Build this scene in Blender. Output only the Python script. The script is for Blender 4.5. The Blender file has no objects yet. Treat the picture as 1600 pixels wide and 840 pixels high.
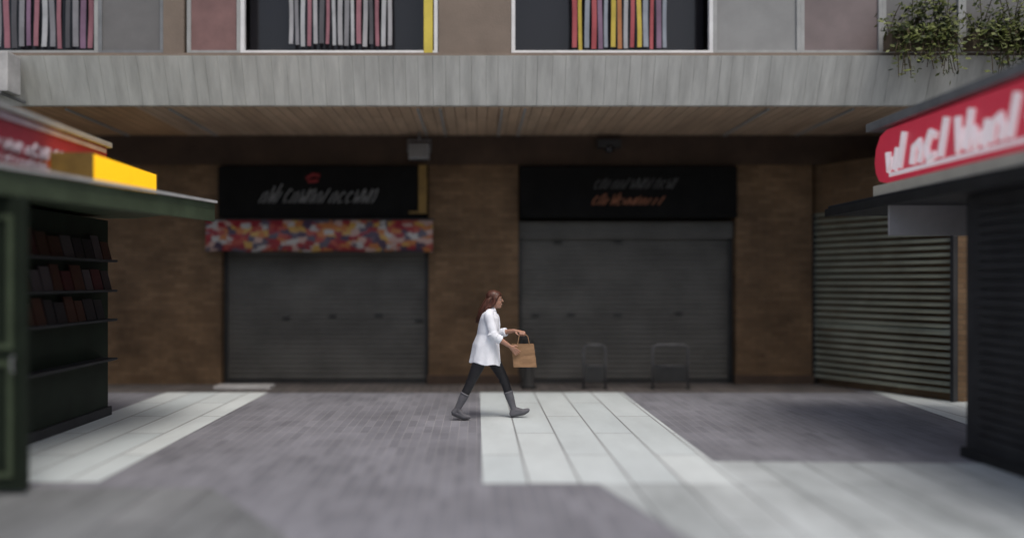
import bpy, bmesh, math, random
from mathutils import Vector, Matrix
random.seed(7)
R = math.radians
scene = bpy.context.scene
col = scene.collection
# ------------------------------------------------------------------ camera, sky, sun, exposure
F, VX, VY, EYE = 1300.0, 745.0, 440.0, 1.75
cam = bpy.data.cameras.new('camera'); camo = bpy.data.objects.new('camera', cam); col.objects.link(camo)
camo.location = (0, 0, EYE); camo.rotation_euler = (R(90), 0, 0)
cam.sensor_width = 36; cam.lens = 36*F/1600
cam.shift_x = (800-VX)/1600; cam.shift_y = (VY-420)/1600
cam.clip_end = 2000
cam.dof.use_dof = True; cam.dof.focus_distance = 10.55; cam.dof.aperture_fstop = 0.13
scene.camera = camo
w = bpy.data.worlds.new('World'); scene.world = w; w.use_nodes = True
nt = w.node_tree; bg = nt.nodes['Background']
sky = nt.nodes.new('ShaderNodeTexSky'); sky.sky_type = 'NISHITA'; sky.sun_disc = False
SE, SR = R(62), R(154)
sky.sun_elevation = SE; sky.sun_rotation = SR; sky.dust_density = 5; sky.air_density = 1.2; sky.ozone_density = 1.0
nt.links.new(sky.outputs[0], bg.inputs[0]); bg.inputs[1].default_value = 0.085
sl = bpy.data.lights.new('sun', 'SUN'); sl.energy = 1.1; sl.angle = R(24); sl.color = (1, .96, .9)
so = bpy.data.objects.new('sun', sl); col.objects.link(so); so.location = (0, -5, 20)
sd = Vector((math.sin(SR)*math.cos(SE), math.cos(SR)*math.cos(SE), math.sin(SE)))
so.rotation_euler = sd.to_track_quat('Z', 'Y').to_euler()
vs = scene.view_settings
vs.view_transform = 'Standard'; vs.look = 'None'; vs.gamma = 1; vs.use_curve_mapping = False; vs.exposure = 0.5
scene.cycles.use_denoising = True

# ------------------------------------------------------------------ helpers
def at(px, py, d): return Vector(((px-VX)/F*d, d, EYE+(VY-py)/F*d))
def g(px, py):
    d = F*EYE/(py-VY); return ((px-VX)/F*d, d)

def mat(name, c, rough=.7, var=.25, scale=3.0, stretch=(1, 1, 1), metal=0.0, bump=0.0, bscale=None, c2=None, spec=.4):
    m = bpy.data.materials.new(name); m.use_nodes = True
    n = m.node_tree.nodes; L = m.node_tree.links; b = n['Principled BSDF']
    tc = n.new('ShaderNodeTexCoord'); mp = n.new('ShaderNodeMapping'); L.new(tc.outputs['Object'], mp.inputs[0])
    mp.inputs['Scale'].default_value = stretch
    no = n.new('ShaderNodeTexNoise'); no.inputs['Scale'].default_value = scale; no.inputs['Detail'].default_value = 7
    no.inputs['Roughness'].default_value = .62
    L.new(mp.outputs[0], no.inputs[0])
    cr = n.new('ShaderNodeValToRGB')
    a = [x*(1-var) for x in c]; z = list(c2) if c2 else [min(1, x*(1+var)) for x in c]
    cr.color_ramp.elements[0].position = .3; cr.color_ramp.elements[1].position = .7
    cr.color_ramp.elements[0].color = (*a, 1); cr.color_ramp.elements[1].color = (*z, 1)
    L.new(no.outputs[0], cr.inputs[0]); L.new(cr.outputs[0], b.inputs['Base Color'])
    b.inputs['Roughness'].default_value = rough; b.inputs['Metallic'].default_value = metal
    b.inputs['Specular IOR Level'].default_value = spec
    if bump:
        n2 = n.new('ShaderNodeTexNoise'); n2.inputs['Scale'].default_value = bscale or scale*8; n2.inputs['Detail'].default_value = 5
        L.new(mp.outputs[0], n2.inputs[0])
        bu = n.new('ShaderNodeBump'); bu.inputs['Strength'].default_value = bump; bu.inputs['Distance'].default_value = .02
        L.new(n2.outputs[0], bu.inputs['Height']); L.new(bu.outputs[0], b.inputs['Normal'])
    return m

def brickmat(name, c1, c2, mortar, bw, bh, axes='XZ', msize=.01, rough=.8, dirt=.35, bias=0.0, offset=.5, bump=.5, streak=None):
    m = bpy.data.materials.new(name); m.use_nodes = True
    n = m.node_tree.nodes; L = m.node_tree.links; b = n['Principled BSDF']
    tc = n.new('ShaderNodeTexCoord'); sp = n.new('ShaderNodeSeparateXYZ'); cb = n.new('ShaderNodeCombineXYZ')
    L.new(tc.outputs['Object'], sp.inputs[0])
    L.new(sp.outputs[axes[0]], cb.inputs[0]); L.new(sp.outputs[axes[1]], cb.inputs[1])
    br = n.new('ShaderNodeTexBrick'); L.new(cb.outputs[0], br.inputs[0])
    br.inputs['Color1'].default_value = (*c1, 1); br.inputs['Color2'].default_value = (*c2, 1); br.inputs['Mortar'].default_value = (*mortar, 1)
    br.inputs['Scale'].default_value = 1; br.inputs['Brick Width'].default_value = bw; br.inputs['Row Height'].default_value = bh
    br.inputs['Mortar Size'].default_value = msize; br.inputs['Mortar Smooth'].default_value = .3; br.inputs['Bias'].default_value = bias
    br.offset = offset
    no = n.new('ShaderNodeTexNoise'); no.inputs['Scale'].default_value = 1.1; no.inputs['Detail'].default_value = 8; no.inputs['Roughness'].default_value = .65
    mp = n.new('ShaderNodeMapping'); L.new(tc.outputs['Object'], mp.inputs[0]); mp.inputs['Scale'].default_value = streak or (1, 1, 1)
    L.new(mp.outputs[0], no.inputs[0])
    mr = n.new('ShaderNodeMapRange'); mr.inputs[1].default_value = .3; mr.inputs[2].default_value = .7
    mr.inputs[3].default_value = 1-dirt; mr.inputs[4].default_value = 1+dirt*.6
    L.new(no.outputs[0], mr.inputs[0])
    mx = n.new('ShaderNodeVectorMath'); mx.operation = 'SCALE'
    L.new(br.outputs['Color'], mx.inputs[0]); L.new(mr.outputs[0], mx.inputs['Scale'])
    L.new(mx.outputs[0], b.inputs['Base Color']); b.inputs['Roughness'].default_value = rough
    b.inputs['Specular IOR Level'].default_value = .35
    bu = n.new('ShaderNodeBump'); bu.invert = True; bu.inputs['Strength'].default_value = bump; bu.inputs['Distance'].default_value = .01
    L.new(br.outputs['Fac'], bu.inputs['Height']); L.new(bu.outputs[0], b.inputs['Normal'])
    return m

class MB:
    def __init__(s): s.bm = bmesh.new()
    def box(s, x0, x1, y0, y1, z0, z1, bev=0.0):
        t = bmesh.new()
        bmesh.ops.create_cube(t, size=1)
        for v in t.verts:
            v.co = Vector(((x0+x1)/2+v.co.x*(x1-x0), (y0+y1)/2+v.co.y*(y1-y0), (z0+z1)/2+v.co.z*(z1-z0)))
        if bev: bmesh.ops.bevel(t, geom=t.edges[:], offset=bev, segments=2, profile=.7, affect='EDGES')
        s.merge(t); return s
    def merge(s, t):
        me = bpy.data.meshes.new('t'); t.to_mesh(me); t.free(); s.bm.from_mesh(me); bpy.data.meshes.remove(me)
    def prism(s, pts, z0, z1):      # polygon in XY
        b = s.bm; lo = [b.verts.new((x, y, z0)) for x, y in pts]; hi = [b.verts.new((x, y, z1)) for x, y in pts]; n = len(pts)
        b.faces.new(lo[::-1]); b.faces.new(hi)
        for i in range(n): b.faces.new((lo[i], lo[(i+1) % n], hi[(i+1) % n], hi[i]))
        bmesh.ops.recalc_face_normals(b, faces=b.faces[:]); return s
    def prismx(s, pts, x0, x1):     # polygon in YZ
        b = s.bm; lo = [b.verts.new((x0, y, z)) for y, z in pts]; hi = [b.verts.new((x1, y, z)) for y, z in pts]; n = len(pts)
        b.faces.new(lo[::-1]); b.faces.new(hi)
        for i in range(n): b.faces.new((lo[i], lo[(i+1) % n], hi[(i+1) % n], hi[i]))
        bmesh.ops.recalc_face_normals(b, faces=b.faces[:]); return s
    def tube(s, pts, r, seg=10):
        b = s.bm; pts = [Vector(p) for p in pts]; rr = r if isinstance(r, (list, tuple)) else [r]*len(pts)
        rings = []; up = None
        for i, p in enumerate(pts):
            t = (pts[min(i+1, len(pts)-1)]-pts[max(i-1, 0)]).normalized()
            if up is None: up = t.orthogonal().normalized()
            up = (up-t*up.dot(t)).normalized(); bi = t.cross(up)
            rings.append([b.verts.new(p+(up*math.cos(a)+bi*math.sin(a))*rr[i]) for a in [2*math.pi*k/seg for k in range(seg)]])
        for A, B in zip(rings, rings[1:]):
            for k in range(seg): b.faces.new((A[k], A[(k+1) % seg], B[(k+1) % seg], B[k]))
        b.faces.new(rings[0][::-1]); b.faces.new(rings[-1]); return s
    def ball(s, c, r, sc=(1, 1, 1), rot=None, sub=3):
        t = bmesh.new(); bmesh.ops.create_icosphere(t, subdivisions=sub, radius=1)
        M = Matrix.Translation(Vector(c)) @ (rot.to_matrix().to_4x4() if rot else Matrix()) @ Matrix.Diagonal((r*sc[0], r*sc[1], r*sc[2], 1))
        bmesh.ops.transform(t, matrix=M, verts=t.verts[:]); s.merge(t); return s
    def chain(s, pts, rs):
        for p, r in zip(pts, rs): s.ball(p, r, sub=2 if r < .02 else 3)
        for i in range(len(pts)-1): s.tube([pts[i], pts[i+1]], [rs[i], rs[i+1]], 12 if rs[i] < .02 else 20)
        return s
    def build(s, name, m, parent=None, smooth=False, shift=None):
        bmesh.ops.recalc_face_normals(s.bm, faces=s.bm.faces[:])
        me = bpy.data.meshes.new(name)
        if shift is not None: bmesh.ops.translate(s.bm, vec=-Vector(shift), verts=s.bm.verts[:])
        s.bm.to_mesh(me); s.bm.free(); me.materials.append(m)
        if smooth:
            for p in me.polygons: p.use_smooth = True
        o = bpy.data.objects.new(name, me); col.objects.link(o); o.parent = parent; return o

def tag(o, label=None, cat=None, group=None, kind=None):
    if label: o['label'] = label
    if cat: o['category'] = cat
    if group: o['group'] = group
    if kind: o['kind'] = kind
    return o
def thing(name, label, cat, loc=(0, 0, 0), group=None):
    o = bpy.data.objects.new(name, None); col.objects.link(o); o.location = loc; o.empty_display_size = .3
    return tag(o, label, cat, group)
def copy_tree(o, parent=None):
    c = o.copy(); col.objects.link(c); c.parent = parent
    for ch in [x for x in bpy.data.objects if x.parent == o]: copy_tree(ch, c)
    return c
def voxel(o, size, smooth=4, factor=.5, sub=0):
    md = o.modifiers.new('r', 'REMESH'); md.mode = 'VOXEL'; md.voxel_size = size; md.use_smooth_shade = True
    if smooth:
        s = o.modifiers.new('s', 'SMOOTH'); s.iterations = smooth; s.factor = factor
    bpy.context.view_layer.update()
    dg = bpy.context.evaluated_depsgraph_get(); me = bpy.data.meshes.new_from_object(o.evaluated_get(dg))
    old = o.data; o.modifiers.clear(); o.data = me; bpy.data.meshes.remove(old)
    for p in me.polygons: p.use_smooth = True
    return o

# ------------------------------------------------------------------ materials
M = {}
M['paver'] = brickmat('mauve_pavers', (.185, .188, .215), (.24, .243, .275), (.28, .28, .30), .42, .105, 'YX', .006, .62, .28, offset=0, streak=(1.1, .6, 1), bump=.35)
M['slab'] = brickmat('pale_slabs', (.54, .60, .62), (.63, .68, .69), (.25, .26, .27), 2.4, .45, 'YX', .012, .6, .14, streak=(1.4, .5, 1), bump=.35)
M['slab_mid'] = brickmat('mid_tone_slabs', (.42, .46, .475), (.50, .54, .55), (.19, .2, .21), 2.4, .45, 'YX', .012, .6, .35, streak=(1.4, .5, 1), bump=.35)  # same slabs in a darker tone with stronger blotches
M['slab_shaded'] = brickmat('shaded_slabs', (.16, .17, .178), (.23, .24, .25), (.11, .11, .12), 2.4, .45, 'YX', .012, .6, .35, streak=(1.4, .5, 1), bump=.35)  # slabs darkened: the left kiosk's shade is put into their colour
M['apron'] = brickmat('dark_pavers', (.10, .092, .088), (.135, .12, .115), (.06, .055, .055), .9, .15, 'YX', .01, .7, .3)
M['brick'] = brickmat('brown_brick', (.125, .074, .038), (.18, .112, .062), (.115, .08, .05), .24, .075, 'XZ', .007, .85, .5, bump=.8)
M['beam'] = mat('brown_render', (.055, .035, .024), .85, .3, 2.2, bump=.3)
M['board'] = brickmat('brown_soffit_boards', (.50, .36, .25), (.56, .42, .30), (.25, .18, .125), 3.0, .16, 'YX', .008, .6, .3, streak=(3, .6, 1), bump=.5)
M['board_orange'] = brickmat('orange_soffit_boards', (.52, .32, .17), (.58, .36, .20), (.25, .16, .09), 3.0, .16, 'YX', .008, .6, .3, streak=(3, .6, 1), bump=.5)
M['concrete'] = mat('pale_concrete', (.58, .585, .55), .85, .22, 2.0, stretch=(3.0, 1, .35), bump=.25, bscale=30)
M['upperwall'] = mat('tan_render', (.205, .165, .135), .85, .18, 1.4, bump=.2, bscale=40)
M['steel'] = mat('shutter_steel', (.090, .087, .080), .55, .3, 1.2, stretch=(1, 1, 1.6), metal=.15, bump=.1)
M['steel_dark'] = mat('dark_steel', (.035, .036, .037), .45, .3, 4, metal=.3)
M['slat'] = mat('greenish_slats', (.33, .35, .28), .42, .3, 1.6, stretch=(1, 1, .8), metal=.3)
M['signblack'] = mat('black_sign_panel', (.008, .008, .008), .9, .3, 3, spec=.1)
M['ochre'] = mat('ochre_frame', (.16, .095, .02), .6, .3, 5)
M['white'] = mat('white_paint', (.72, .73, .74), .5, .1, 4)
M['offwhite'] = mat('worn_white', (.45, .45, .45), .6, .2, 4)
M['dimwhite'] = mat('dim_white_letter', (.19, .19, .19), .6, .2, 9)
M['dimred'] = mat('dim_red_letter', (.18, .012, .014), .6, .2, 9)
M['dimgrey'] = mat('dim_grey_letter', (.13, .13, .13), .6, .2, 9)
M['dimorange'] = mat('dim_orange_letter', (.24, .095, .05), .6, .3, 9)
M['yellow'] = mat('yellow_plastic', (.92, .50, .012), .4, .06, 3)
M['yellowrail'] = mat('yellow_frame', (.62, .50, .08), .5, .15, 3)
M['green'] = mat('dark_green_metal', (.011, .017, .011), .6, .3, 3, spec=.2)
M['greenmid'] = mat('green_awning', (.055, .075, .045), .5, .3, 3)
_b = M['yellow'].node_tree.nodes['Principled BSDF']; _b.inputs['Emission Color'].default_value = (1, .55, .015, 1); _b.inputs['Emission Strength'].default_value = .55   # backlit sign box
M['maroon'] = mat('maroon_panel', (.26, .03, .05), .45, .2, 3)
M['red'] = mat('red_panel', (.52, .05, .085), .4, .12, 3)
def backlit(m, e, k):      # light-box sign
    b_ = m.node_tree.nodes['Principled BSDF']; b_.inputs['Emission Color'].default_value = (*e, 1); b_.inputs['Emission Strength'].default_value = k
backlit(M['red'], (.6, .03, .06), .22)
M['signwhite'] = mat('white_letters', (.78, .70, .73), .5, .08, 4)
backlit(M['signwhite'], (.8, .72, .75), .22)
M['lilac'] = mat('lilac_letters', (.42, .36, .41), .5, .2, 4)
M['charcoal'] = mat('charcoal_metal', (.034, .0345, .037), .6, .3, 3, spec=.25)
M['greymetal'] = mat('grey_metal', (.22, .23, .24), .45, .2, 3, metal=.3)
M['greyframe'] = mat('light_grey_frame', (.34, .35, .35), .45, .15, 4)
M['panelgrey'] = mat('grey_infill', (.15, .148, .148), .35, .18, 1.5)
M['panelpink'] = mat('pinkish_infill', (.19, .155, .155), .35, .2, 1.5)
M['panelpale'] = mat('pale_infill', (.26, .265, .265), .35, .15, 1.5)
M['redreveal'] = mat('red_infill', (.20, .115, .11), .4, .3, 1.5)
M['room'] = mat('dark_room', (.03, .028, .03), .8, .3, 2)
M['leaf'] = mat('leaf', (.10, .12, .03), .55, .5, 7)
M['leaf2'] = mat('leaf_dark', (.03, .045, .012), .55, .5, 7)
M['stem'] = mat('stem', (.08, .06, .035), .8, .2, 8)
M['terracotta'] = mat('trough', (.12, .09, .06), .8, .2, 6)
M['hoop'] = mat('weathered_steel', (.10, .10, .105), .5, .35, 6, metal=.3)
M['notice'] = mat('notice_panel', (.42, .40, .41), .5, .1, 3)
M['rubber'] = mat('black_rubber', (.02, .02, .02), .8, .2, 6)
def glass():
    m = bpy.data.materials.new('tinted_glass'); m.use_nodes = True; b = m.node_tree.nodes['Principled BSDF']
    b.inputs['Base Color'].default_value = (.02, .02, .024, 1); b.inputs['Roughness'].default_value = .09
    b.inputs['Specular IOR Level'].default_value = .5; return m
M['glass'] = glass()

# ------------------------------------------------------------------ ground
def sheet(name, pts, z, m):
    bm = bmesh.new(); vs_ = [bm.verts.new((x, y, z)) for x, y in pts]; bm.faces.new(vs_)
    bmesh.ops.recalc_face_normals(bm, faces=bm.faces[:])
    for f in bm.faces:
        if f.normal.z < 0: f.normal_flip()
    me = bpy.data.meshes.new(name); bm.to_mesh(me); bm.free(); me.materials.append(m)
    o = bpy.data.objects.new(name, me); col.objects.link(o); o['kind'] = 'structure'; return o
sheet('ground', [(-400, -400), (400, -400), (400, 400), (-400, 400)], 0, M['paver'])
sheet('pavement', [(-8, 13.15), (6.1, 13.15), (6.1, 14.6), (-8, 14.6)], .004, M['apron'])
sheet('path', [(.05, 13.15), (2.3, 13.15), (2.3, 7.2), (.05, 7.2)], .006, M['slab'])
sheet('path', [(2.3, 8.1), (7.6, 7.9), (9, -3), (2.75, -3), (1.45, 5.6), (1.05, 7.2), (2.3, 7.2)], .006, M['slab_mid'])
sheet('path', [(-3.3, 13.15), (-3.3, 7.25), (-4.9, 7.25), (-4.9, 13.15)], .006, M['slab'])
sheet('path', [(-2.25, 7.05), (-1.3, 5.7), (-.6, 2), (-.6, -3), (-9, -3), (-9, 7.05)], .006, M['slab_shaded'])
sheet('path', [(6.0, 10.2), (6.35, 13.9), (6.9, 12.3), (9.0, 12.0), (9.0, 10.2)], .006, M['slab'])

# ------------------------------------------------------------------ the building
D = 14.2
X = lambda px, d=D: (px-VX)/F*d
bld = thing('arcade_building', 'brown brick arcade building with jutting pale concrete upper floor over closed shops', 'building', (0, D, 0))
O = (0, D, 0)
pil = [(-20, X(345)), (X(670), X(810)), (X(1150), 5.72)]
for i, (a, b_) in enumerate(pil):
    MB().box(a, b_, D, 15.2, 0, 3.74).build('pillar', M['brick'], bld, shift=O)
    if i: MB().box(a-.03, b_+.03, D-.03, D+.1, 0, .16, .01).build('plinth', M['beam'], bld, shift=O)
# projecting courses on the central pillar
MB().box(-20, 20, D+.02, 15.2, 3.742, 4.248).build('lintel', M['beam'], bld, shift=O)
MB().box(-20, 20, 15.2, 22, 0, 4.30).build('rear_wall', M['beam'], bld, shift=O)
# wing wall (angled), holds the slatted shutter
MB().prism([(5.722, 14.5), (7.0, 12.1), (20, 12.1), (20, 15.19), (5.722, 15.19)], 0, 3.74).build('wing_wall', M['brick'], bld, shift=O)
# soffit boards
MB().box(-4.9, 20, 11.95, 15.2, 4.252, 4.3605).build('soffit', M['board'], bld, shift=O)
MB().box(-20, -4.902, 11.95, 15.2, 4.252, 4.3605).build('soffit', M['board_orange'], bld, shift=O)
# sloped concrete fascia with board joints
fas = MB(); x = -20.0; k = 0
while x < 20:
    wd = .16+.05*random.random(); off = random.uniform(0, .006)
    fas.prismx([(11.86-off, 4.262), (11.60-off, 4.9), (11.948, 4.9), (11.948, 4.262)], x, x+wd-.003); x += wd
fas.build('fascia', M['concrete'], bld, shift=O)
# soffit conduits
for px in (210, 345, 668, 697, 778, 808, 1125, 1235):
    x = X(px, 14.4)
    MB().box(x-.018, x+.018, 12.0, 14.15, 4.222, 4.250, .005).build('conduit', M['greyframe'], bld, shift=O)
# upper floor
FY = 11.7
U = lambda px: (px-VX)/F*FY
def uwall(a, b_, z0, z1, m='upperwall', y0=FY): MB().box(a, b_, y0, 13.2, z0, z1).build('upper_wall', M[m], bld, shift=O)
uwall(-20, 20, 7.0, 9.0)
MB().box(-20, 20, FY-.12, 13.2, 9.002, 9.25).build('parapet', M['concrete'], bld, shift=O)
MB().box(-20, 20, 13.202, 22, 4.4, 9.0).build('rear_wall', M['upperwall'], bld, shift=O)
MB().box(-20, 20, FY-.06, FY+1.4, 4.902, 4.9505).build('sill', M['upperwall'], bld, shift=O)
for a, b_ in ((-20, -9.4), (-4.41, -4.12), (-.54, .48), (9.2, 20)): uwall(a, b_, 4.952, 6.998)
def window(a, b_, frame_m, infill=None, mull=None, z0=4.952, z1=6.998, t=.055, yoff=.02):
    f = MB()
    y0, y1 = FY+yoff, FY+yoff+.08
    f.box(a, a+t, y0, y1, z0, z1, .006).box(b_-t, b_, y0, y1, z0, z1, .006).box(a+t, b_-t, y0, y1, z0, z0+t, .006).box(a+t, b_-t, y0, y1, z1-t, z1, .006)
    for mx in (mull or []): f.box(mx-t/2, mx+t/2, y0+.003, y1-.003, z0+t, z1-t, .006)
    fo = f.build('window', frame_m, bld, shift=O)
    MB().box(a+t*.5, b_-t*.5, y0+.4 if infill is None else y0+.03, y0+.42 if infill is None else y0+.05, z0+.01, z1-.01).build('pane', infill or M['glass'], fo, shift=None)
    # parent fo already shifted: move pane likewise
    p = [c for c in bpy.data.objects if c.parent == fo][0]
    p.data.transform(Matrix.Translation(-Vector(O)))
    return fo
window(U(-260), U(-110), M['greyframe'])
window(U(-110), U(152), M['greyframe'], None)
window(U(152), U(255), M['greymetal'], M['panelgrey'])
window(U(291), U(375), M['greyframe'], M['redreveal'])
window(U(375), U(684), M['white'], None)
window(U(799), U(1115), M['white'], None)
window(U(1115), U(1252), M['greyframe'], M['panelpale'])
window(U(1252), U(1380), M['greyframe'], M['panelpink'])
window(U(1380), U(1505), M['greyframe'], M['panelgrey'])
window(U(1505), U(1680), M['greyframe'], M['panelgrey'])
MB().box(U(662), U(676), FY+.01, FY+.12, 4.952, 6.9, .006).build('yellow_trim', M['yellowrail'], bld, shift=O)['label'] = 'yellow upright strip beside the window frame'
MB().box(-9.3, 9.1, FY+.9, FY+.95, 4.952, 6.998).build('inner_wall', M['room'], bld, shift=O)

# shutters --------------------------------------------------------
def shutter(a, b_, top, locks, y=14.42):
    s = MB(); z = .06
    n = int((top-.06)/.085); h = (top-.06)/n
    b = s.bm
    prof = []
    for i in range(n):
        z0 = .06+i*h
        prof += [(y, z0), (y-.010, z0+.012), (y-.016, z0+h*.5), (y-.010, z0+h-.012)]
    prof.append((y, top))
    va = [b.verts.new((a, p[0], p[1])) for p in prof]; vb = [b.verts.new((b_, p[0], p[1])) for p in prof]
    for i in range(len(prof)-1): b.faces.new((va[i], vb[i], vb[i+1], va[i+1]))
    s.box(a, b_, y+.002, y+.03, .06, top)
    so_ = s.build('roller_shutter', M['steel'], bld, shift=O)
    m = MB().box(a, b_, y-.03, y+.02, .005, .06, .005).build('bottom_rail', M['steel_dark'], so_, shift=O)
    for e0, e1 in ((a-.06, a), (b_, b_+.06)):
        MB().box(e0, e1, y-.06, y+.03, 0, top, .004).build('guide_rail', M['steel_dark'], so_, shift=O)
    for px, py in locks:
        p = at(px, py, y)
        MB().box(p.x-.07, p.x+.07, y-.04, y-.012, p.z-.022, p.z+.022, .006).tube([(p.x-.05, y-.03, p.z), (p.x-.05, y-.06, p.z), (p.x+.05, y-.06, p.z), (p.x+.05, y-.03, p.z)], .008, 6).build('lock', M['steel_dark'], so_, shift=O)
    return so_
shutter(X(345)+.07, X(670)-.07, 2.80, [(448, 497), (520, 494), (592, 492), (655, 500)])
shutter(X(810)+.07, X(1150)-.07, 2.80, [(836, 492), (892, 491), (965, 491), (1060, 489), (872, 379), (965, 378)])
h = MB()
for i in range(5): h.box(X(810)+.02, X(1150)-.02, 14.30-.02*(i % 2), 14.36, 2.50+i*.058, 2.545+i*.058, .006)
h.build('shutter_housing', M['steel'], bld, shift=O)
# open slatted shutter on the angled wing wall
A, B = Vector((5.80, 14.36-.0, 0)), Vector((7.0, 12.1, 0))
dirv = (B-A).normalized(); nrm = Vector((-dirv.y, dirv.x, 0)); nrm = -nrm if nrm.dot(Vector((0, -1, 0))) < 0 else nrm
ss = MB(); bk = MB()
z = .12; i = 0
P = lambda t, o, z_: A+dirv*t+nrm*o+Vector((0, 0, z_))
Lw = (B-A).length
while z < 2.85:
    w_ = .062 if abs(z-1.0) > .05 else .09
    v = [P(.1, .03, z), P(Lw-.05, .03, z), P(Lw-.05, .085, z+.012), P(.1, .085, z+.012), P(.1, .03, z+w_), P(Lw-.05, .03, z+w_), P(Lw-.05, .06, z+w_), P(.1, .06, z+w_)]
    vv = [ss.bm.verts.new(p) for p in v]
    for f in ((0, 1, 2, 3), (4, 5, 6, 7), (3, 2, 6, 7), (0, 1, 5, 4), (0, 3, 7, 4), (1, 2, 6, 5)): ss.bm.faces.new([vv[q] for q in f])
    z += .105; i += 1
sho = ss.build('slatted_shutter', M['slat'], bld, shift=O)
sho['label'] = 'pale greenish slatted shutter on the angled wall'
for t0, t1 in ((.03, .1), (Lw-.05, Lw+.0)):
    MB().prism([tuple(P(t0, .005, 0).xy), tuple(P(t1, .005, 0).xy), tuple(P(t1, .11, 0).xy), tuple(P(t0, .11, 0).xy)], 0, 2.9).build('frame', M['charcoal'], sho, shift=O)

# step in front of the left bay, pale strip
tag(MB().box(X(372, 13.9)-.3, X(430, 13.9), 13.55, 13.9, .0, .05, .008).build('step', M['offwhite']), 'low pale stone step at the foot of the left brick wall', 'step')

# ------------------------------------------------------------------ scribble lettering (unreadable strokes, as in the photo)
def strokes(a, b_, z0, z1, y, n, slant=.35, r=.012, seed=1, axis='x'):
    rnd = random.Random(seed); s = MB(); wd = (b_-a)/n
    for i in range(n):
        x0 = a+i*wd; hgt = (z1-z0)*rnd.choice((.6, .6, 1.0, .75)); k = rnd.randint(0, 3)
        if k == 0: pts = [(0, 0), (.3, 1)]
        elif k == 1: pts = [(0, 0), (.1, .8), (.5, 1), (.7, .5), (.6, 0)]
        elif k == 2: pts = [(.7, .8), (.3, 1), (0, .5), (.2, 0), (.7, .15)]
        else: pts = [(0, .9), (.2, 0), (.5, .5), (.7, 0), (.9, 1)]
        P3 = []
        for u, v in pts:
            xx = x0+u*wd*.9+v*hgt*slant; zz = z0+v*hgt
            P3.append((xx, y, zz) if axis == 'x' else (y, xx, zz))
        s.tube(P3, r, 6)
    return s

def letters(y0, y1, z0, z1, x, seed):
    rnd = random.Random(seed); q = MB(); y = y1
    while y > y0:
        wd = rnd.uniform(.32, .42); t = .125; k = rnd.randint(0, 3)
        a, b_ = y-wd, y
        q.box(x-.012, x, b_-t, b_, z0, z1)
        if k == 0: q.box(x-.012, x, a, b_-t-.001, z0, z0+t)
        if k == 1: q.box(x-.012, x, a, a+t, z0, z1).box(x-.012, x, a+t+.001, b_-t-.001, z1-t, z1)
        if k == 2: q.box(x-.012, x, a, a+t, z0, z1).box(x-.012, x, a+t+.001, b_-t-.001, (z0+z1)/2-t/2, (z0+z1)/2+t/2)
        if k == 3: q.box(x-.012, x, a, a+t, z0, z1).box(x-.012, x, a+t+.001, b_-t-.001, z0, z0+t)
        y -= wd+.035
    return q

# shop signs ------------------------------------------------------
def shop_sign(name, label, a, b_, z0, z1, y=14.06):
    o = thing(name, label, 'sign', ((a+b_)/2, y, z0)); s = tuple(o.location)
    MB().box(a, b_, y, y+.12, z0, z1, .006).build('panel', M['signblack'], o, shift=s)
    return o, s
o, s = shop_sign('shop_sign', 'black shop sign with pale slanted script and ochre edge over the left shutter', X(345), X(668), 2.83, 3.70)
MB().box(X(655), X(668), 14.02, 14.058, 2.90, 3.72, .004).box(X(640), X(655)-.002, 14.02, 14.058, 2.90, 2.94, .004).build('edge_trim', M['ochre'], o, shift=s)
strokes(X(408), X(588), 3.08, 3.40, 14.045, 15, .5, .012, 3).build('lettering', M['dimwhite'], o, shift=s)
strokes(X(480), X(510), 3.44, 3.56, 14.045, 1, .4, .03, 5).build('emblem', M['dimred'], o, shift=s)
o, s = shop_sign('shop_sign', 'black shop sign with faint grey and orange script over the right shutter', X(812), X(1148), 2.83, 3.70)
strokes(X(925), X(1055), 3.32, 3.56, 14.045, 14, .5, .007, 8).build('lettering', M['dimgrey'], o, shift=s)
strokes(X(922), X(1035), 3.05, 3.24, 14.045, 12, .55, .014, 9).build('lettering', M['dimorange'], o, shift=s)

# colourful banner under the left sign
def banner_mat():
    m = bpy.data.materials.new('colour_banner'); m.use_nodes = True
    n = m.node_tree.nodes; L = m.node_tree.links; b = n['Principled BSDF']
    tc = n.new('ShaderNodeTexCoord'); mp = n.new('ShaderNodeMapping'); mp.inputs['Scale'].default_value = (1, 1, 1.5); L.new(tc.outputs['Object'], mp.inputs[0])
    v = n.new('ShaderNodeTexVoronoi'); v.inputs['Scale'].default_value = 9; v.distance = 'CHEBYCHEV'
    ns = n.new('ShaderNodeTexNoise'); ns.inputs['Scale'].default_value = 4
    mixv = n.new('ShaderNodeMixRGB'); mixv.inputs[0].default_value = .12; L.new(mp.outputs[0], mixv.inputs[1]); L.new(ns.outputs['Color'], mixv.inputs[2])
    L.new(mixv.outputs[0], v.inputs['Vector'])
    sp = n.new('ShaderNodeSeparateColor'); L.new(v.outputs['Color'], sp.inputs[0])
    cr = n.new('ShaderNodeValToRGB'); cr.color_ramp.interpolation = 'CONSTANT'; e = cr.color_ramp.elements
    cols = [(.24, .015, .022), (.36, .13, .04), (.36, .35, .34), (.05, .03, .06), (.20, .015, .025), (.40, .24, .06), (.38, .26, .23), (.08, .07, .10), (.30, .06, .045)]
    e[0].color = (*cols[0], 1); e[1].position = .12; e[1].color = (*cols[1], 1)
    for i, c in enumerate(cols[2:]): q = e.new(.22+i*.11); q.color = (*c, 1)
    L.new(sp.outputs[0], cr.inputs[0]); L.new(cr.outputs[0], b.inputs['Base Color']); b.inputs['Roughness'].default_value = .5
    return m
bn = thing('banner', 'long colourful printed banner in red orange and white above the left shutter', 'banner', (X(498), 13.98, 2.27))
s = tuple(bn.location)
q = MB(); n_ = 48; top = []; bot = []
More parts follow.
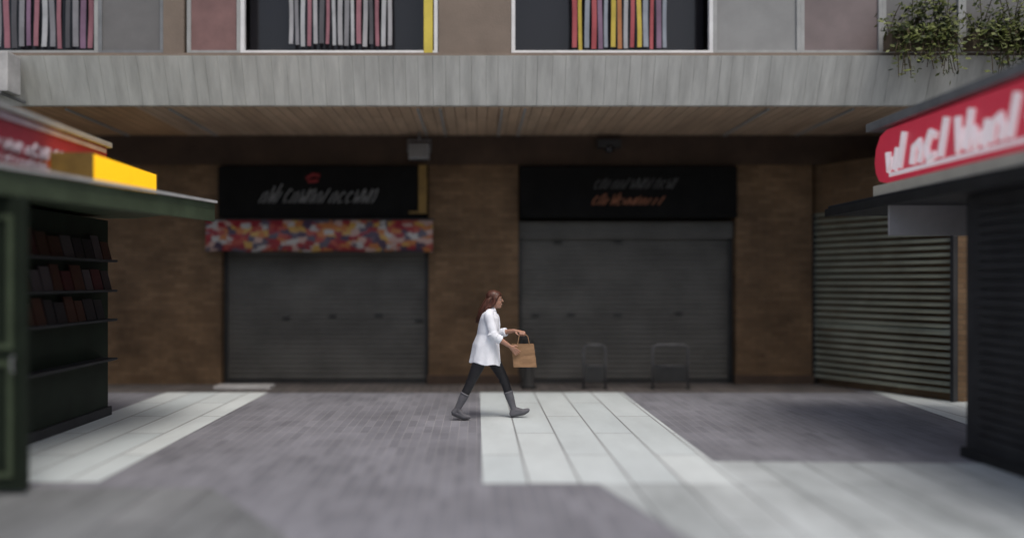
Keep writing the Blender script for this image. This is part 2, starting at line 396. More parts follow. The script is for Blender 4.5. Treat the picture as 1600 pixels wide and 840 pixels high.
xa, xb = X(322, 13.98), X(676, 13.98)
for i in range(n_+1):
    x = xa+(xb-xa)*i/n_; yy = 13.97+.012*math.sin(i*.7)+.006*math.sin(i*2.3)
    top.append((q.bm.verts.new((x, yy, 2.78)), q.bm.verts.new((x, yy+.01, 2.78)))); bot.append((q.bm.verts.new((x, yy-.01, 2.26+.008*math.sin(i*.5))), q.bm.verts.new((x, yy, 2.26+.008*math.sin(i*.5)))))
for i in range(n_):
    q.bm.faces.new((top[i][0], top[i+1][0], bot[i+1][0], bot[i][0])); q.bm.faces.new((top[i][1], top[i+1][1], bot[i+1][1], bot[i][1]))
    q.bm.faces.new((bot[i][0], bot[i+1][0], bot[i+1][1], bot[i][1])); q.bm.faces.new((top[i][0], top[i+1][0], top[i+1][1], top[i][1]))
q.build('cloth', banner_mat(), bn, True, shift=s)
MB().tube([(xa-.03, 13.985, 2.795), (xb+.02, 13.985, 2.795)], .014, 8).build('rail', M['steel_dark'], bn, shift=s)
for x in (xa+.6, xb-.3): MB().box(x-.015, x+.015, 13.99, 14.2, 2.785, 2.805).build('bracket', M['steel_dark'], bn, shift=s)

# flood lamp beside pillar
p = at(655, 238, 13.9)
fl = thing('flood_lamp', 'small pale flood lamp fixed under the ceiling beside the central pillar', 'lamp', (p.x, 13.9, p.z)); s = tuple(fl.location)
MB().box(p.x-.17, p.x+.17, 13.80, 13.98, p.z-.12, p.z+.14, .02).build('housing', M['greymetal'], fl, shift=s)
MB().box(p.x-.145, p.x+.145, 13.788, 13.798, p.z-.095, p.z+.115, .002).build('lens', M['panelgrey'], fl, shift=s)
MB().tube([(p.x-.19, 13.9, p.z), (p.x-.19, 13.9, p.z+.2), (p.x+.19, 13.9, p.z+.2), (p.x+.19, 13.9, p.z)], .012, 6).tube([(p.x, 13.9, p.z+.2), (p.x, 13.9, 4.30)], .015, 8).build('bracket', M['greymetal'], fl, shift=s)

# small dark spot cameras on the soffit beam
sc_ = thing('security_camera', 'small dark dome camera on the lintel above the right sign', 'camera', (X(950), 14.1, 4.1)); s = tuple(sc_.location)
MB().box(X(950)-.2, X(950)+.2, 14.05, 14.218, 4.02, 4.16, .01).build('mount', M['steel_dark'], sc_, shift=s)
MB().ball((X(950), 14.08, 4.0), .08, sub=3).build('dome', M['glass'], sc_, True, shift=s)

# strip curtains in the upper windows
def strip_curtain(label, a, b_, n, cols_, zb, y=FY+.2):
    o = thing('strip_curtain', label, 'curtain', ((a+b_)/2, y, zb)); s = tuple(o.location)
    MB().tube([(a-.1, y, 6.9), (b_+.1, y, 6.9)], .02, 8).build('rail', M['greymetal'], o, shift=s)
    wd = (b_-a)/n; rnd = random.Random(n)
    for i in range(n):
        x0 = a+i*wd+wd*.12; x1 = x0+wd*rnd.uniform(.5, .74); m = cols_[i % len(cols_)]; dy = rnd.uniform(-.015, .015); zz = zb+rnd.uniform(-.02, .025)
        q = MB(); b = q.bm; prev = None
        for j in range(9):
            z = zz+(6.89-zz)*j/8; yy = y+dy+.012*math.sin(j*1.1+i); sh = .006*math.sin(j*.9+i*2)
            row = [b.verts.new((x0+sh, yy, z)), b.verts.new((x1+sh, yy, z)), b.verts.new((x1+sh, yy+.006, z)), b.verts.new((x0+sh, yy+.006, z))]
            if prev:
                for k in range(4): b.faces.new((prev[k], prev[(k+1) % 4], row[(k+1) % 4], row[k]))
            else: b.faces.new(row)
            prev = row
        b.faces.new(prev); q.build('strip', m, o, shift=s)
    return o
cw = [mat('strip_white', (.36, .36, .38), .5, .15), mat('strip_grey', (.22, .22, .24), .5, .2), mat('strip_rose', (.30, .13, .16), .5, .2), mat('strip_silver', (.42, .43, .45), .4, .2), mat('strip_dark', (.08, .08, .09), .5, .2)]
cc = [mat('strip_red', (.36, .07, .08), .5, .2), mat('strip_yellow', (.52, .40, .06), .5, .2), mat('strip_slate', (.26, .29, .34), .5, .2), mat('strip_violet', (.20, .12, .19), .5, .2), mat('strip_orange', (.42, .17, .06), .5, .2), mat('strip_pale', (.38, .38, .40), .5, .2)]
strip_curtain('white grey and rose hanging strip curtain in the upper window left of centre', U(445)-.0, U(612), 17, [cw[0], cw[1], cw[3], cw[2], cw[0], cw[4], cw[2], cw[3]], 5.13)
strip_curtain('multicoloured red yellow and slate strip curtain in the upper window right of centre', U(895), U(1050), 15, [cc[0], cc[1], cc[2], cc[0], cc[3], cc[2], cc[1], cc[4], cc[5]], 5.08)
strip_curtain('grey and rust strip curtain in the leftmost upper window', U(-20), U(150), 14, [cw[1], cw[2], cw[4], cw[1], cc[3], cw[2], cw[3]], 5.10)

# air conditioner top left
ac = thing('air_conditioner', 'white boxy air conditioner on the concrete edge above the left kiosk', 'air conditioner', (U(5), 11.45, 4.45)); s = tuple(ac.location)
MB().box(U(-40), U(42), 11.22, 11.55, 4.32, 4.86, .02).build('casing', M['offwhite'], ac, shift=s)
q = MB()
for i in range(12): q.box(U(-34), U(2), 11.205, 11.217, 4.38+i*.037, 4.395+i*.037)
q.build('grille', M['greymetal'], ac, shift=s)
for px in (-28, 30): MB().box(U(px-2), U(px+2), 11.22, 12.02, 4.285, 4.318).build('bracket', M['greymetal'], ac, shift=s)

# plants top right on the balcony edge
def plant(label, x, y, z, wd, n, seed):
    o = thing('trailing_plant', label, 'plant', (x, y, z), 'plants on the upper ledge'); rnd = random.Random(seed); s = (x, y, z)
    MB().box(x-wd/2, x+wd/2, y-.12, y+.12, z, z+.2, .015).build('trough', M['terracotta'], o, shift=s)
    st = MB(); lf = MB(); lf2 = MB()
    for i in range(60):
        px_, L_ = x+rnd.uniform(-wd/2, wd/2), rnd.uniform(.25, .8); up = rnd.random() < .5
        pts = [(px_, y+rnd.uniform(-.08, .08), z+.2)]; dx = rnd.uniform(-.25, .25)
        for j in range(1, 6):
            t = j/5
            if up: pts.append((px_+dx*t, y-.15*t, z+.2+L_*t-.2*t*t))
            else: pts.append((px_+dx*t, y-.18-.08*t, z+.24-L_*.9*t*t))
        st.tube(pts, .006, 5)
        for k in range(n):
            t = rnd.random()*5; a_ = int(min(4, t)); f_ = t-a_
            c = Vector(pts[a_]).lerp(Vector(pts[a_+1]), f_)+Vector((rnd.gauss(0, .05), rnd.gauss(0, .04), rnd.gauss(0, .05)))
            T = lf if rnd.random() < .65 else lf2
            d1 = Vector((rnd.uniform(-1, 1), rnd.uniform(-1, 1), rnd.uniform(-1, .5))).normalized(); d2 = d1.orthogonal().normalized(); r_ = rnd.uniform(.05, .095)
            T.bm.faces.new([T.bm.verts.new(p) for p in (c, c+d1*r_*.5+d2*r_*.35, c+d1*r_*1.1, c+d1*r_*.5-d2*r_*.35)])
    st.build('stem', M['stem'], o, shift=s); lf.build('foliage', M['leaf'], o, shift=s); lf2.build('foliage', M['leaf2'], o, shift=s)
plant('yellow-green trailing plant on the ledge nearest the pinkish window panel', U(1425), 11.5, 4.955, .9, 26, 1)
plant('yellow-green trailing plant on the upper ledge at the right edge of the photo', U(1560), 11.5, 4.955, 1.1, 30, 2)

# hoops in front of the right shutter
def hoop(px0, px1, label):
    d = 13.6; a, b_ = X(px0, d), X(px1, d); o = thing('bicycle_hoop', label, 'bicycle rack', ((a+b_)/2, d, 0), 'low metal hoops before the right shutter'); s = tuple(o.location)
    t = .72; r_ = .08
    MB().tube([(a, d, 0), (a, d, t-r_), (a+r_*.3, d, t-r_*.3), (a+r_, d, t), (b_-r_, d, t), (b_-r_*.3, d, t-r_*.3), (b_, d, t-r_), (b_, d, 0)], .020, 10).build('hoop', M['hoop'], o, True, shift=s)
    MB().tube([(a+.02, d, .38), (b_-.02, d, .38)], .012, 8).build('crossbar', M['hoop'], o, True, shift=s)
    MB().box(a+.03, b_-.03, d-.008, d+.008, .12, .37).build('panel', M['steel_dark'], o, shift=s)
    for e_ in (a, b_): MB().tube([(e_, d, .004), (e_, d, .02)], .05, 14).build('foot_plate', M['steel_dark'], o, shift=s)
hoop(912, 946, 'narrow metal hoop rack nearer the walking person')
hoop(1020, 1075, 'wide metal hoop rack farther right from the walking person')
# bollard behind the bag
bo = thing('bollard', 'black bollard at the right corner of the central pillar', 'bollard', (X(826, 13.7), 13.7, 0)); s = tuple(bo.location)
x = s[0]
MB().tube([(x, 13.7, 0), (x, 13.7, .06), (x, 13.7, .07), (x, 13.7, .70), (x, 13.7, .72), (x, 13.7, .76), (x, 13.7, .80), (x, 13.7, .84)], [.13, .13, .09, .085, .1, .1, .075, .03], 20).build('post', M['rubber'], bo, True, shift=s)
MB().tube([(x, 13.7, .60), (x, 13.7, .64)], .094, 20).build('band', M['greymetal'], bo, shift=s)

# ------------------------------------------------------------------ left kiosk
lk = thing('newspaper_kiosk', 'dark green newspaper kiosk with raised awning at the left edge', 'kiosk', (-4.9, 8.5, 0)); s = tuple(lk.location)
MB().box(-7.2, -4.83, 5.2, 10.9, .12, 2.55, .01).build('body', M['green'], lk, shift=s)
MB().box(-7.25, -4.80, 5.15, 10.95, 0, .12, .01).build('plinth', M['charcoal'], lk, shift=s)
E = [(-4.26, 5.0), (-3.08, 9.78), (-4.6, 11.2), (-7.4, 11.2), (-7.4, 5.0)]
MB().prism(E, 2.60, 2.67).build('roof', M['greenmid'], lk, shift=s)
def along(p, q_, o0, o1, z0, z1):
    p, q_ = Vector(p), Vector(q_); d = (q_-p).normalized(); nn = Vector((d.y, -d.x))
    return MB().prism([tuple(p+nn*o0), tuple(q_+nn*o0), tuple(q_+nn*o1), tuple(p+nn*o1)], z0, z1)
along(E[0], E[1], .002, .035, 2.672, 2.70).build('edge_trim', M['offwhite'], lk, shift=s)
along(E[0], E[1], -.03, .0, 2.46, 2.598).build('valance', M['greenmid'], lk, shift=s)
along(E[0], E[1], -.9, -.05, 2.545, 2.598).build('awning_panel', M['greenmid'], lk, shift=s)
# open door panel at near side
dp = MB().box(-4.80, -3.70, 6.82, 6.88, .04, 2.45, .008).build('door', M['green'], lk, shift=s)
q = MB()
for z0, z1 in ((.15, 1.1), (1.2, 2.3)):
    q.box(-4.7, -3.8, 6.80, 6.818, z0, z0+.04).box(-4.7, -3.8, 6.80, 6.818, z1-.04, z1).box(-4.7, -4.66, 6.80, 6.818, z0+.04, z1-.04).box(-3.84, -3.8, 6.80, 6.818, z0+.04, z1-.04)
q.build('moulding', M['greenmid'], dp, shift=s)
MB().tube([(-3.78, 6.79, 1.02), (-3.78, 6.76, 1.02), (-3.78, 6.76, 1.14), (-3.78, 6.79, 1.14)], .01, 6).build('handle', M['greymetal'], dp, shift=s)
# counter shelf and racks on the side
for z in (.75, 1.25, 1.62, 2.0): MB().box(-4.828, -4.62, 7.1, 10.7, z, z+.03, .004).build('shelf', M['charcoal'], lk, shift=s)
pr = [mat('cover_maroon', (.045, .012, .014), .4, .3), mat('cover_grey', (.06, .052, .056), .4, .3), mat('cover_rust', (.045, .02, .014), .4, .3), mat('cover_dark', (.018, .018, .02), .4, .3)]
rnd = random.Random(4); q = [MB() for _ in pr]; idx = 0
mags = []
for z in (1.282, 1.652, 2.032):
    y = 7.15
    while y < 10.5:
        wd = rnd.uniform(.18, .26)
        hh = rnd.uniform(.22, .3)
        o = MB().prismx([(y, z), (y+wd, z), (y+wd, z+hh), (y, z+hh)], -4.70, -4.685).build('magazine', rnd.choice(pr))
        for v in o.data.vertices: v.co.x -= (v.co.z-z)*.25
        c = Vector((-4.69, y+wd/2, z)); o.data.transform(Matrix.Translation(-c)); o.location = c
        row = {1.282: 'lowest', 1.652: 'middle', 2.032: 'top'}[z]
        tag(o, f'dim magazine standing on the {row} rack shelf of the green kiosk', 'magazine', f'magazines on the {row} kiosk shelf')
        y += wd+.03
# left roof sign
ls = thing('kiosk_sign', 'maroon and pale lilac sign box on the roof of the green kiosk', 'sign', (-4.2, 7.2, 2.67)); s = tuple(ls.location)
MB().box(-4.42, -4.2, 4.9, 9.45, 2.69, 3.27, .01).build('box', M['maroon'], ls, shift=s)
MB().box(-4.46, -4.16, 4.88, 9.5, 3.272, 3.33, .008).build('top_trim', M['greyframe'], ls, shift=s)
MB().box(-4.46, -4.16, 4.88, 9.5, 2.672, 2.70, .004).build('bottom_trim', M['greyframe'], ls, shift=s)
MB().box(-4.2+.001, -4.185, 4.95, 9.4, 3.20, 3.245).build('stripe', M['lilac'], ls, shift=s)
MB().box(-4.2+.001, -4.185, 4.95, 9.4, 2.75, 2.80).build('stripe', M['lilac'], ls, shift=s)
strokes(5.0, 9.2, 2.93, 3.05, -4.18, 34, .1, .016, 12, 'y').build('lettering', M['lilac'], ls, shift=s)
strokes(5.0, 9.2, 2.83, 2.89, -4.18, 50, .1, .010, 13, 'y').build('lettering', M['lilac'], ls, shift=s)
yb = thing('light_box', 'bright yellow box sign above the edge of the green awning', 'sign', (-3.9, 8.9, 2.7)); s = tuple(yb.location)
MB().box(-4.14, -3.74, 8.1, 9.72, 2.72, 3.0, .015).build('box', M['yellow'], yb, shift=s)
MB().box(-4.10, -3.78, 8.14, 9.68, 2.675, 2.718).build('base', M['charcoal'], yb, shift=s)

for y in (8.098, 9.722): MB().box(-4.146, -3.734, y-.012, y+.012, 2.716, 3.006, .003).build('seam_trim', M['ochre'], yb, shift=s)
# ------------------------------------------------------------------ right kiosk
rk = thing('street_kiosk', 'charcoal street kiosk with dark flat awning at the right edge', 'kiosk', (5.9, 7.2, 0)); s = tuple(rk.location)
MB().box(4.9, 7.4, 4.6, 8.33, .1, 2.60, .012).build('body', M['charcoal'], rk, shift=s)
MB().box(4.86, 7.44, 4.56, 8.37, 0, .1, .01).build('plinth', M['rubber'], rk, shift=s)
q = MB()
for i in range(26): q.box(4.875, 4.898, 4.9, 8.1, .2+i*.088, .26+i*.088, .004)
q.build('shutter', M['charcoal'], rk, shift=s)
q = MB()
for i in range(26): q.box(5.1, 7.2, 8.332, 8.35, .2+i*.088, .26+i*.088, .004)
q.build('shutter', M['charcoal'], rk, shift=s)
MB().box(4.6, 7.6, 4.4, 10.9, 2.61, 2.74, .012).build('awning', M['charcoal'], rk, shift=s)
MB().box(4.57, 4.598, 4.4, 10.93, 2.60, 2.70, .004).build('gutter', M['steel_dark'], rk, shift=s)
MB().box(4.62, 4.68, 4.6, 9.7, 2.742, 2.86, .004).build('sign_ledge', mat('cream_ledge', (.6, .56, .47), .5, .1), rk, shift=s)
MB().box(4.8, 7.5, 4.5, 9.6, 2.742, 3.50, .01).build('roof_box', M['greymetal'], rk, shift=s)
MB().box(4.58, 7.6, 4.4, 9.8, 3.502, 3.60, .012).build('roof', M['greymetal'], rk, shift=s)
for y in (8.9, 10.7): MB().tube([(7.2, y, 0), (7.2, y, 2.61)], .04, 12).build('post', M['charcoal'], rk, shift=s)
rs = thing('kiosk_sign', 'bright red sign with large white blurred lettering on the charcoal kiosk', 'sign', (4.7, 7.2, 2.87)); s = tuple(rs.location)
# rounded far end outline in YZ
pts = [(4.6, 2.865), (9.45, 2.865)]+[(9.45+.18*math.sin(a), 3.12-.255*math.cos(a)) for a in [R(k) for k in range(20, 180, 20)]]+[(9.45, 3.46), (4.6, 3.46)]
pts = [(4.6, 2.865), (9.4, 2.865), (9.55, 2.90), (9.63, 3.0), (9.66, 3.12), (9.63, 3.28), (9.53, 3.41), (9.38, 3.46), (4.6, 3.46)]
MB().prismx(pts, 4.62, 4.78).build('panel', M['red'], rs, shift=s)
q = strokes(4.8, 9.35, 2.99, 3.36, 4.606, 17, .1, .042, 6, 'y')
for v in q.bm.verts: v.co.y = 14.12-v.co.y
q.build('lettering', M['signwhite'], rs, shift=s)
MB().box(4.606, 4.618, 4.7, 9.3, 2.92, 2.965).build('stripe', M['signwhite'], rs, shift=s)
# hanging notice under the awning
p0, p1 = at(1388, 318, 9.4), at(1530, 368, 9.4)
hn = thing('notice_board', 'plain pale grey notice board hanging under the dark awning', 'sign', ((p0.x+p1.x)/2, 9.4, p1.z)); s = tuple(hn.location)
MB().box(p0.x, p1.x, 9.38, 9.41, p1.z, p0.z, .005).build('panel', M['notice'], hn, shift=s)
MB().tube([(p0.x+.1, 9.395, p0.z), (p0.x+.1, 9.395, 2.61)], .008, 6).tube([(p1.x-.1, 9.395, p0.z), (p1.x-.1, 9.395, 2.61)], .008, 6).build('hanger', M['greymetal'], hn, shift=s)

# ------------------------------------------------------------------ the person
def skinmat():
    m = mat('skin', (.40, .22, .155), .5, .12, 8); m.node_tree.nodes['Principled BSDF'].inputs['Subsurface Weight'].default_value = .1
    return m
SK = skinmat()
JK = mat('white_cotton', (.84, .87, .94), .8, .05, 5, bump=.9, bscale=6)
TR = mat('black_leggings', (.014, .014, .018), .65, .3, 8, bump=.2, bscale=40)
BT = mat('grey_suede', (.11, .11, .125), .7, .2, 8, bump=.3, bscale=40)
SOLE = mat('boot_sole', (.08, .08, .085), .7, .2, 8)
HR = mat('brown_hair', (.065, .020, .012), .42, .55, 14, stretch=(3, 3, .5), c2=(.13, .05, .032))
BAG = mat('kraft_paper', (.28, .165, .088), .75, .14, 4, bump=.5, bscale=9)
PX, PY = .2, 10.6
pe = thing('person', 'person in white jacket black leggings and grey boots walking right with a tan bag', 'person', (PX, PY, 0))
V = Vector
rh, rk_, ra = V((-.11, -.085, .86)), V((-.28, -.09, .475)), V((-.445, -.09, .14))
rb, rt = V((-.365, -.09, .035)), V((-.30, -.09, .03))
lh, lk_, la = V((-.05, .085, .86)), V((.15, .085, .50)), V((.275, .085, .115))
lhl, lb, lt = V((.26, .085, .045)), V((.395, .085, .08)), V((.455, .085, .105))
neck, head = V((-.02, 0, 1.385)), V((.035, 0, 1.52))
rsd, rel, rw = V((-.05, -.165, 1.325)), V((.01, -.215, 1.08)), V((.215, -.185, .945))
lsd, lel, lw = V((-.02, .165, 1.325)), V((.06, .20, 1.08)), V((.275, .05, 1.125))
b = MB()
# torso
for c, r, sc in ((V((-.08, 0, .90)), .15, (.78, 1.05, .75)), (V((-.06, 0, 1.03)), .125, (.78, 1.0, 1)), (V((-.04, 0, 1.18)), .14, (.78, 1.05, 1)), (V((-.04, 0, 1.29)), .135, (.7, 1.15, .62))): b.ball(c, r, sc)
b.ball((.02, -.065, 1.20), .05).ball((.02, .065, 1.20), .05)
b.chain([rsd, V((-.03, 0, 1.36)), lsd], [.052, .055, .052])
b.chain([V((-.03, 0, 1.33)), neck, V((.015, 0, 1.46))], [.056, .048, .047])
b.chain([rh, rh.lerp(rk_, .5), rk_, rk_.lerp(ra, .35), ra], [.080, .066, .046, .040, .026])
b.chain([lh, lh.lerp(lk_, .5), lk_, lk_.lerp(la, .35)+V((-.01, 0, 0)), la], [.080, .066, .046, .040, .026])
b.chain([ra, rb+V((-.01, 0, .015)), rt+V((-.02, 0, .015))], [.024, .02, .016]); b.chain([la, lhl+V((0, 0, .01))], [.024, .02]); b.chain([lhl+V((0, 0, .01)), lb+V((0, 0, .01)), lt+V((-.02, 0, .0))], [.02, .02, .016])
b.chain([rsd, rsd.lerp(rel, .5), rel, rel.lerp(rw, .35), rw], [.047, .042, .036, .036, .023])
b.chain([lsd, lsd.lerp(lel, .5), lel, lel.lerp(lw, .35), lw], [.047, .042, .036, .036, .023])
# head: skull, face, jaw, nose, lips, ears
b.ball(head+V((-.012, 0, .03)), .09, (1.04, .84, .98)).ball(head+V((.016, 0, -.03)), .068, (.95, .82, 1.15))
b.ball(head+V((.05, 0, -.085)), .028, (1, 1.1, .8))
b.chain([head+V((.080, 0, .016)), head+V((.099, 0, -.020))], [.007, .0095])
b.ball(head+V((.080, 0, -.050)), .0115, (.9, 1.6, .5)).ball(head+V((.078, 0, -.061)), .0115, (.9, 1.4, .55))
b.ball(head+V((.074, 0, .03)), .015, (.5, 2.4, .4))
for s_ in (-1, 1): b.ball(head+V((-.005, s_*.078, -.012)), .03, (.6, .3, 1))
# right hand resting against the near face of the bag
kn = V((.282, -.158, .885)); hd = (kn-rw).normalized(); sv = V((.62, .0, .78)); sv = (sv-hd*sv.dot(hd)).normalized()
b.chain([rw, rw.lerp(kn, .5)+sv*.012, kn+sv*.024], [.022, .018, .0125]); b.chain([rw, rw.lerp(kn, .5)-sv*.014, kn-sv*.026], [.022, .018, .0125]); b.chain([rw, kn], [.022, .0145])
for i, L_ in enumerate((.068, .076, .071, .056)):
    base = kn+sv*(.03-.020*i); inn = V((0, 1, 0)); d0 = (hd*.97+sv*(.08-.06*i)).normalized()
    j1 = base+d0*L_*.45; j2 = j1+(d0+inn*.22).normalized()*L_*.3; j3 = j2+(d0*.9+inn*.45).normalized()*L_*.25
    b.chain([base-d0*.02, base, j1, j2, j3], [.0095, .0095, .0085, .0078, .0068])
tb = rw.lerp(kn, .35)+sv*.022; b.chain([tb, tb+sv*.028+hd*.018, tb+sv*.04+hd*.042], [.0125, .0105, .0085])
# left hand gripping the bag handle (handle top runs along x at y -.05, z 1.08)
HY, HZ = -.055, 1.085
kl = V((.375, HY+.03, HZ+.028))
for dx in (-.026, 0, .026): b.chain([lw, lw.lerp(kl, .5)+V((dx*.6, 0, 0)), kl+V((dx, 0, 0))], [.021, .0165, .0125])
for i in range(4):
    x = kl.x+.031-.0205*i; q_ = 1-.06*abs(i-1.3)
    b.chain([(x, kl.y, kl.z), (x, HY-.012*q_, HZ+.026*q_), (x, HY-.024*q_, HZ+.002), (x, HY-.008, HZ-.020*q_)], [.0095, .0088, .0082, .007])
tb = lw.lerp(kl, .45)+V((-.018, 0, -.004)); b.chain([tb, tb+V((-.002, -.028, -.022)), (kl.x-.028, HY+.004, HZ-.022)], [.0125, .010, .008])
body = b.build('body', SK, pe); voxel(body, .005, 5, .5)
# eyes
for s_ in (-1, 1):
    e = MB().ball(head+V((.0640, s_*.030, .008)), .0115).build('eye', mat('eye_white', (.42, .38, .35), .2, .05), pe, True)
    MB().ball(head+V((.0715, s_*.034, .008)), .006).build('iris', mat('iris', (.03, .018, .01), .2, .1), e, True)
    MB().chain([head+V((.083, s_*.014, .022)), head+V((.079, s_*.03, .027)), head+V((.068, s_*.044, .021))], [.003, .0034, .002]).build('eyebrow', HR, pe, True)
# jacket: lofted rings (flaring, creased, open front vent), sleeves
j = MB()
rings = [(1.395, -.022, .060, .066), (1.375, -.03, .080, .105), (1.345, -.04, .098, .165), (1.29, -.04, .122, .196), (1.20, -.045, .136, .185), (1.08, -.06, .138, .178), (.96, -.085, .165, .195), (.86, -.092, .178, .20), (.775, -.098, .192, .208), (.735, -.10, .198, .212)]
seg = 72; rv = []
for k, (z, cx, rx, ry) in enumerate(rings):
    row = []
    for i in range(seg):
        a_ = 2*math.pi*i/seg; amp = max(0, (1.25-z))*.05
        fold = 1+amp*math.sin(a_*7+z*5)+amp*.6*math.sin(a_*13+2-z*9)
        x = cx+rx*math.cos(a_)*fold; y = ry*math.sin(a_)*fold
        zz = z+(-.045*(math.cos(a_)*.5+.5) if k >= 8 else 0)+(.012*math.sin(a_*5) if k >= 8 else 0)
        row.append(j.bm.verts.new((x, y, zz)))
    rv.append(row)
j.bm.faces.new(rv[0]); j.bm.faces.new(rv[-1][::-1])
for A_, B_ in zip(rv, rv[1:]):
    for i in range(seg): j.bm.faces.new((A_[i], A_[(i+1) % seg], B_[(i+1) % seg], B_[i]))
j.chain([rsd+V((0, .01, .005)), V((-.035, -.08, 1.352)), V((-.035, .08, 1.352)), lsd+V((0, -.01, .005))], [.062, .058, .058, .062])
def sleeve(S, E_, W, t_end):
    cl = [S.lerp(E_, t/10) for t in range(0, 11)]+[E_.lerp(W, t/8*t_end) for t in range(1, 9)]
    rs_ = [.064-.011*(i/18)+.0022*math.sin(i*1.3)+(.005 if i in (9, 12) else 0)+(.004 if i > 16 else 0) for i in range(len(cl))]
    j.ball(S, .064).tube(cl, rs_, 24)
    d_ = (W-E_).normalized()
    for q_, o_ in ((.0, .03), (.35, .036), (-.3, .03)):       # folds bunched at the elbow
        c_ = E_+d_*.04*q_*2+V((-.012, 0, -.004)); j.ball(c_, .052, (1, 1.05, .35), (E_-S).normalized().to_track_quat('Z', 'Y'))
sleeve(rsd, rel, rw, .45); sleeve(lsd, lel, lw, .55)
jo = j.build('jacket', JK, pe, True); voxel(jo, .0055, 4, .5)
bvt = __import__('mathutils.bvhtree', fromlist=['x']).BVHTree.FromPolygons([v.co for v in jo.data.vertices], [p.vertices[:] for p in jo.data.polygons])
pl = []
for k in range(15):
    z_ = 1.34-.045*k; h_ = bvt.ray_cast(V((.5, -.012, z_)), V((-1, 0, 0)))
    if h_[0] is not None: pl.append(h_[0]+V((.001, 0, 0)))
MB().tube(pl, .008, 8).build('placket', JK, jo, True)
for k in (1, 4, 7, 10, 13):
    if k < len(pl): MB().ball(pl[k]+V((.008, 0, 0)), .008, (.4, 1, 1), sub=2).build('button', M['offwhite'], jo, True)
# collar
q = MB(); A_ = [];
for i in range(33):
    a_ = R(35)+R(290)*i/32; ca, sa = math.cos(a_), math.sin(a_)
    A_.append([q.bm.verts.new((-.02+.058*ca, .062*sa, 1.385)), q.bm.verts.new((-.022+.062*ca, .066*sa, 1.425)), q.bm.verts.new((-.024+.088*ca, .094*sa, 1.378))])
for u, v_ in zip(A_, A_[1:]):
    for k in (0, 1): q.bm.faces.new((u[k], v_[k], v_[k+1], u[k+1]))
co_ = q.build('collar', JK, jo, True); sm = co_.modifiers.new('s', 'SOLIDIFY'); sm.thickness = .005
# trousers
q = MB()
q.ball((-.08, 0, .90), .158, (.82, 1.05, .75))
q.chain([rh, rh.lerp(rk_, .5), rk_, rk_.lerp(ra, .5)], [.096, .080, .058, .054]); q.chain([lh, lh.lerp(lk_, .5), lk_, lk_.lerp(la, .5)], [.096, .080, .058, .054])
for c, d_ in ((rk_, -1), (lk_, 1)):
    for t in (-.04, -.015, .02): q.ball(c+V((-.02, 0, t)), .05, (.9, 1.1, .3))
to = q.build('leggings', TR, pe); voxel(to, .007, 4)
# boots
def boot(K, A0, heel, ball, toe):
    q = MB(); top = K.lerp(A0, .44)
    q.chain([top, K.lerp(A0, .6), K.lerp(A0, .82), A0], [.058, .056, .045, .040])
    q.chain([heel, ball, toe], [.033, .034, .026]); q.chain([A0, ball], [.040, .032]); q.chain([A0, heel], [.040, .034])
    o = q.build('boot', BT, pe); voxel(o, .006, 5)
    z = MB(); d = (ball-heel).normalized(); n_ = V((d.z, 0, -d.x)); n_ = n_ if n_.z < 0 else -n_
    z.chain([heel+n_*.026, ball+n_*.024, toe+n_*.016], [.02, .023, .017]); so2 = z.build('sole', SOLE, o); voxel(so2, .006, 3)
    MB().tube([top-(K-A0).normalized()*.004, top+(K-A0).normalized()*.018], [.0615, .060], 24).build('cuff', mat('boot_cuff', (.14, .14, .155), .7, .2, 8), o, True)
rheel = ra+V((-.045, 0, -.035))
boot(rk_, ra, rheel, rb+V((0, 0, .015)), rt+V((0, 0, .012)))
boot(lk_, la, lhl+V((-.01, 0, .012)), lb+V((0, 0, .005)), lt)
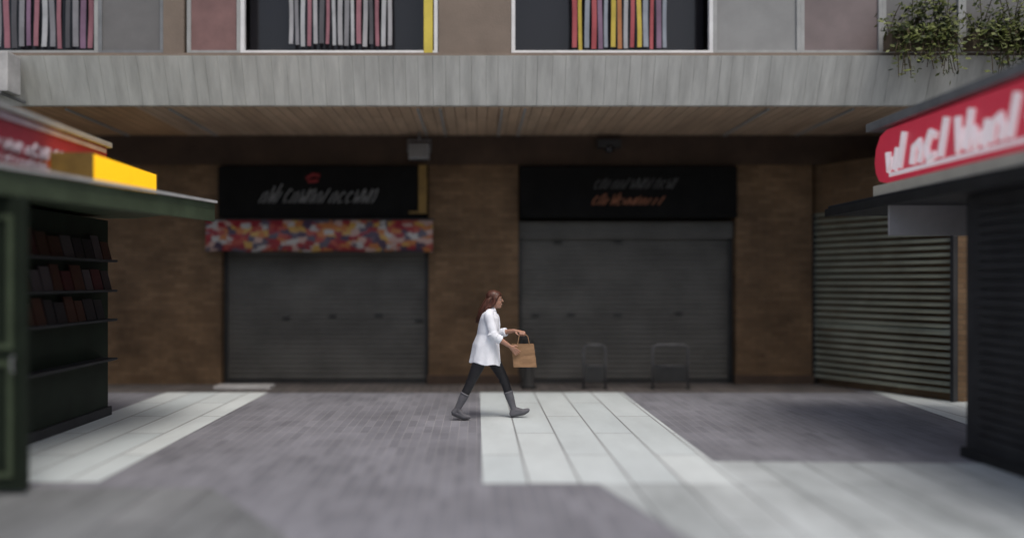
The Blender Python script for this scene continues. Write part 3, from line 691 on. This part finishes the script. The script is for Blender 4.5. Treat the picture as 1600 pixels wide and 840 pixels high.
# hair: cap plus strands swept back
q = MB()
q.ball(head+V((-.028, 0, .042)), .094, (1.02, .92, .93)); q.ball(head+V((-.055, 0, -.01)), .075, (.9, 1.0, 1.1)); q.ball(head+V((.018, 0, .062)), .066, (1.0, 1.05, .75))
for s_ in (-1, 1): q.chain([head+V((.035, s_*.058, .06)), head+V((.005, s_*.078, .01)), head+V((-.022, s_*.078, -.05)), V((-.07, s_*.06, 1.40))], [.022, .024, .026, .03])
rnd = random.Random(11)
q.chain([head+V((-.06, 0, -.02)), V((-.075, 0, 1.43)), V((-.12, 0, 1.36)), V((-.17, 0, 1.28))], [.078, .074, .066, .040])
hb = q.build('hair', HR, pe); voxel(hb, .007, 6)
st = MB()
for i in range(260):
    a_ = rnd.uniform(-1.45, 1.45); ph = rnd.uniform(.15, 1.0)
    p0 = head+V((-.02+.06*math.cos(a_*1.2)*ph*.9, .085*math.sin(a_), .045+.085*math.cos(a_)*(.6+.4*ph)-.01))
    back = rnd.uniform(.0, .05); y1 = math.sin(a_)*.085
    p1 = head+V((-.085-back*.3, y1, .0+rnd.uniform(-.02, .02))); p2 = V((-.085-back, y1*.8, 1.41)); p3 = V((-.125-back*1.0, y1*.65+rnd.gauss(0, .008), 1.32+rnd.uniform(-.02, .03))); p4 = V((-.155-back*.9+rnd.gauss(0, .015), y1*.5, 1.25+rnd.uniform(-.03, .05)))
    r_ = rnd.uniform(.0045, .008)
    st.tube([p0.lerp(p1, .45), p1.lerp(p2, .1), p2, p3, p4], [r_*.8, r_, r_, r_*.8, .0015], 5)
st.build('hair_strand', HR, hb, True)['label'] = 'loose strands swept back'
# bag
bagx0, bagx1, bz0, bz1 = .245, .565, .675, .965
bg_ = thing('shopping_bag', 'tan paper shopping bag with loop handles held by the walking person', 'bag', (PX+.40, PY-.055, .655)); s = (PX+.40, PY-.055, .655)
q = MB(); b = q.bm; rows = []
for k in range(9):
    t = k/8; z = bz0+(bz1-bz0)*t; sx = 1-.03*t; hy = .062-.012*t; row = []
    for (u, v_) in [(u, -1) for u in (-1, -.5, 0, .5, 1)]+[(1, 0)]+[(u, 1) for u in (1, .5, 0, -.5, -1)]+[(-1, 0)]:
        x = .395+u*.145*sx+(t-.5)*-.03; y = -.055+v_*hy-(0.018*abs(u) == 1)*0
        if v_ == 0: x -= u*.02*t
        x += rnd.uniform(-.003, .003); y += rnd.uniform(-.004, .004)
        row.append(b.verts.new((PX+x, PY+y, z)))
    rows.append(row)
for A_, B_ in zip(rows, rows[1:]):
    for i in range(12): b.faces.new((A_[i], A_[(i+1) % 12], B_[(i+1) % 12], B_[i]))
b.faces.new(rows[0])
bo_ = q.build('bag_body', BAG, bg_, shift=s); sm = bo_.modifiers.new('s', 'SOLIDIFY'); sm.thickness = .003
for dy in (-.045, .040):
    x0, x1 = PX+.315, PX+.465
    MB().tube([(x0, PY-.055+dy, bz1-.05), (x0, PY-.055+dy, bz1), (x0+.02, PY-.055+dy*.5, 1.06), (PX+.345, PY-.055, HZ+(.004 if dy > 0 else -.004)), (PX+.415, PY-.055, HZ+(.004 if dy > 0 else -.004)), (x1-.02, PY-.055+dy*.5, 1.06), (x1, PY-.055+dy, bz1), (x1, PY-.055+dy, bz1-.05)], .0045, 8).build('handle', BAG, bg_, True, shift=s)
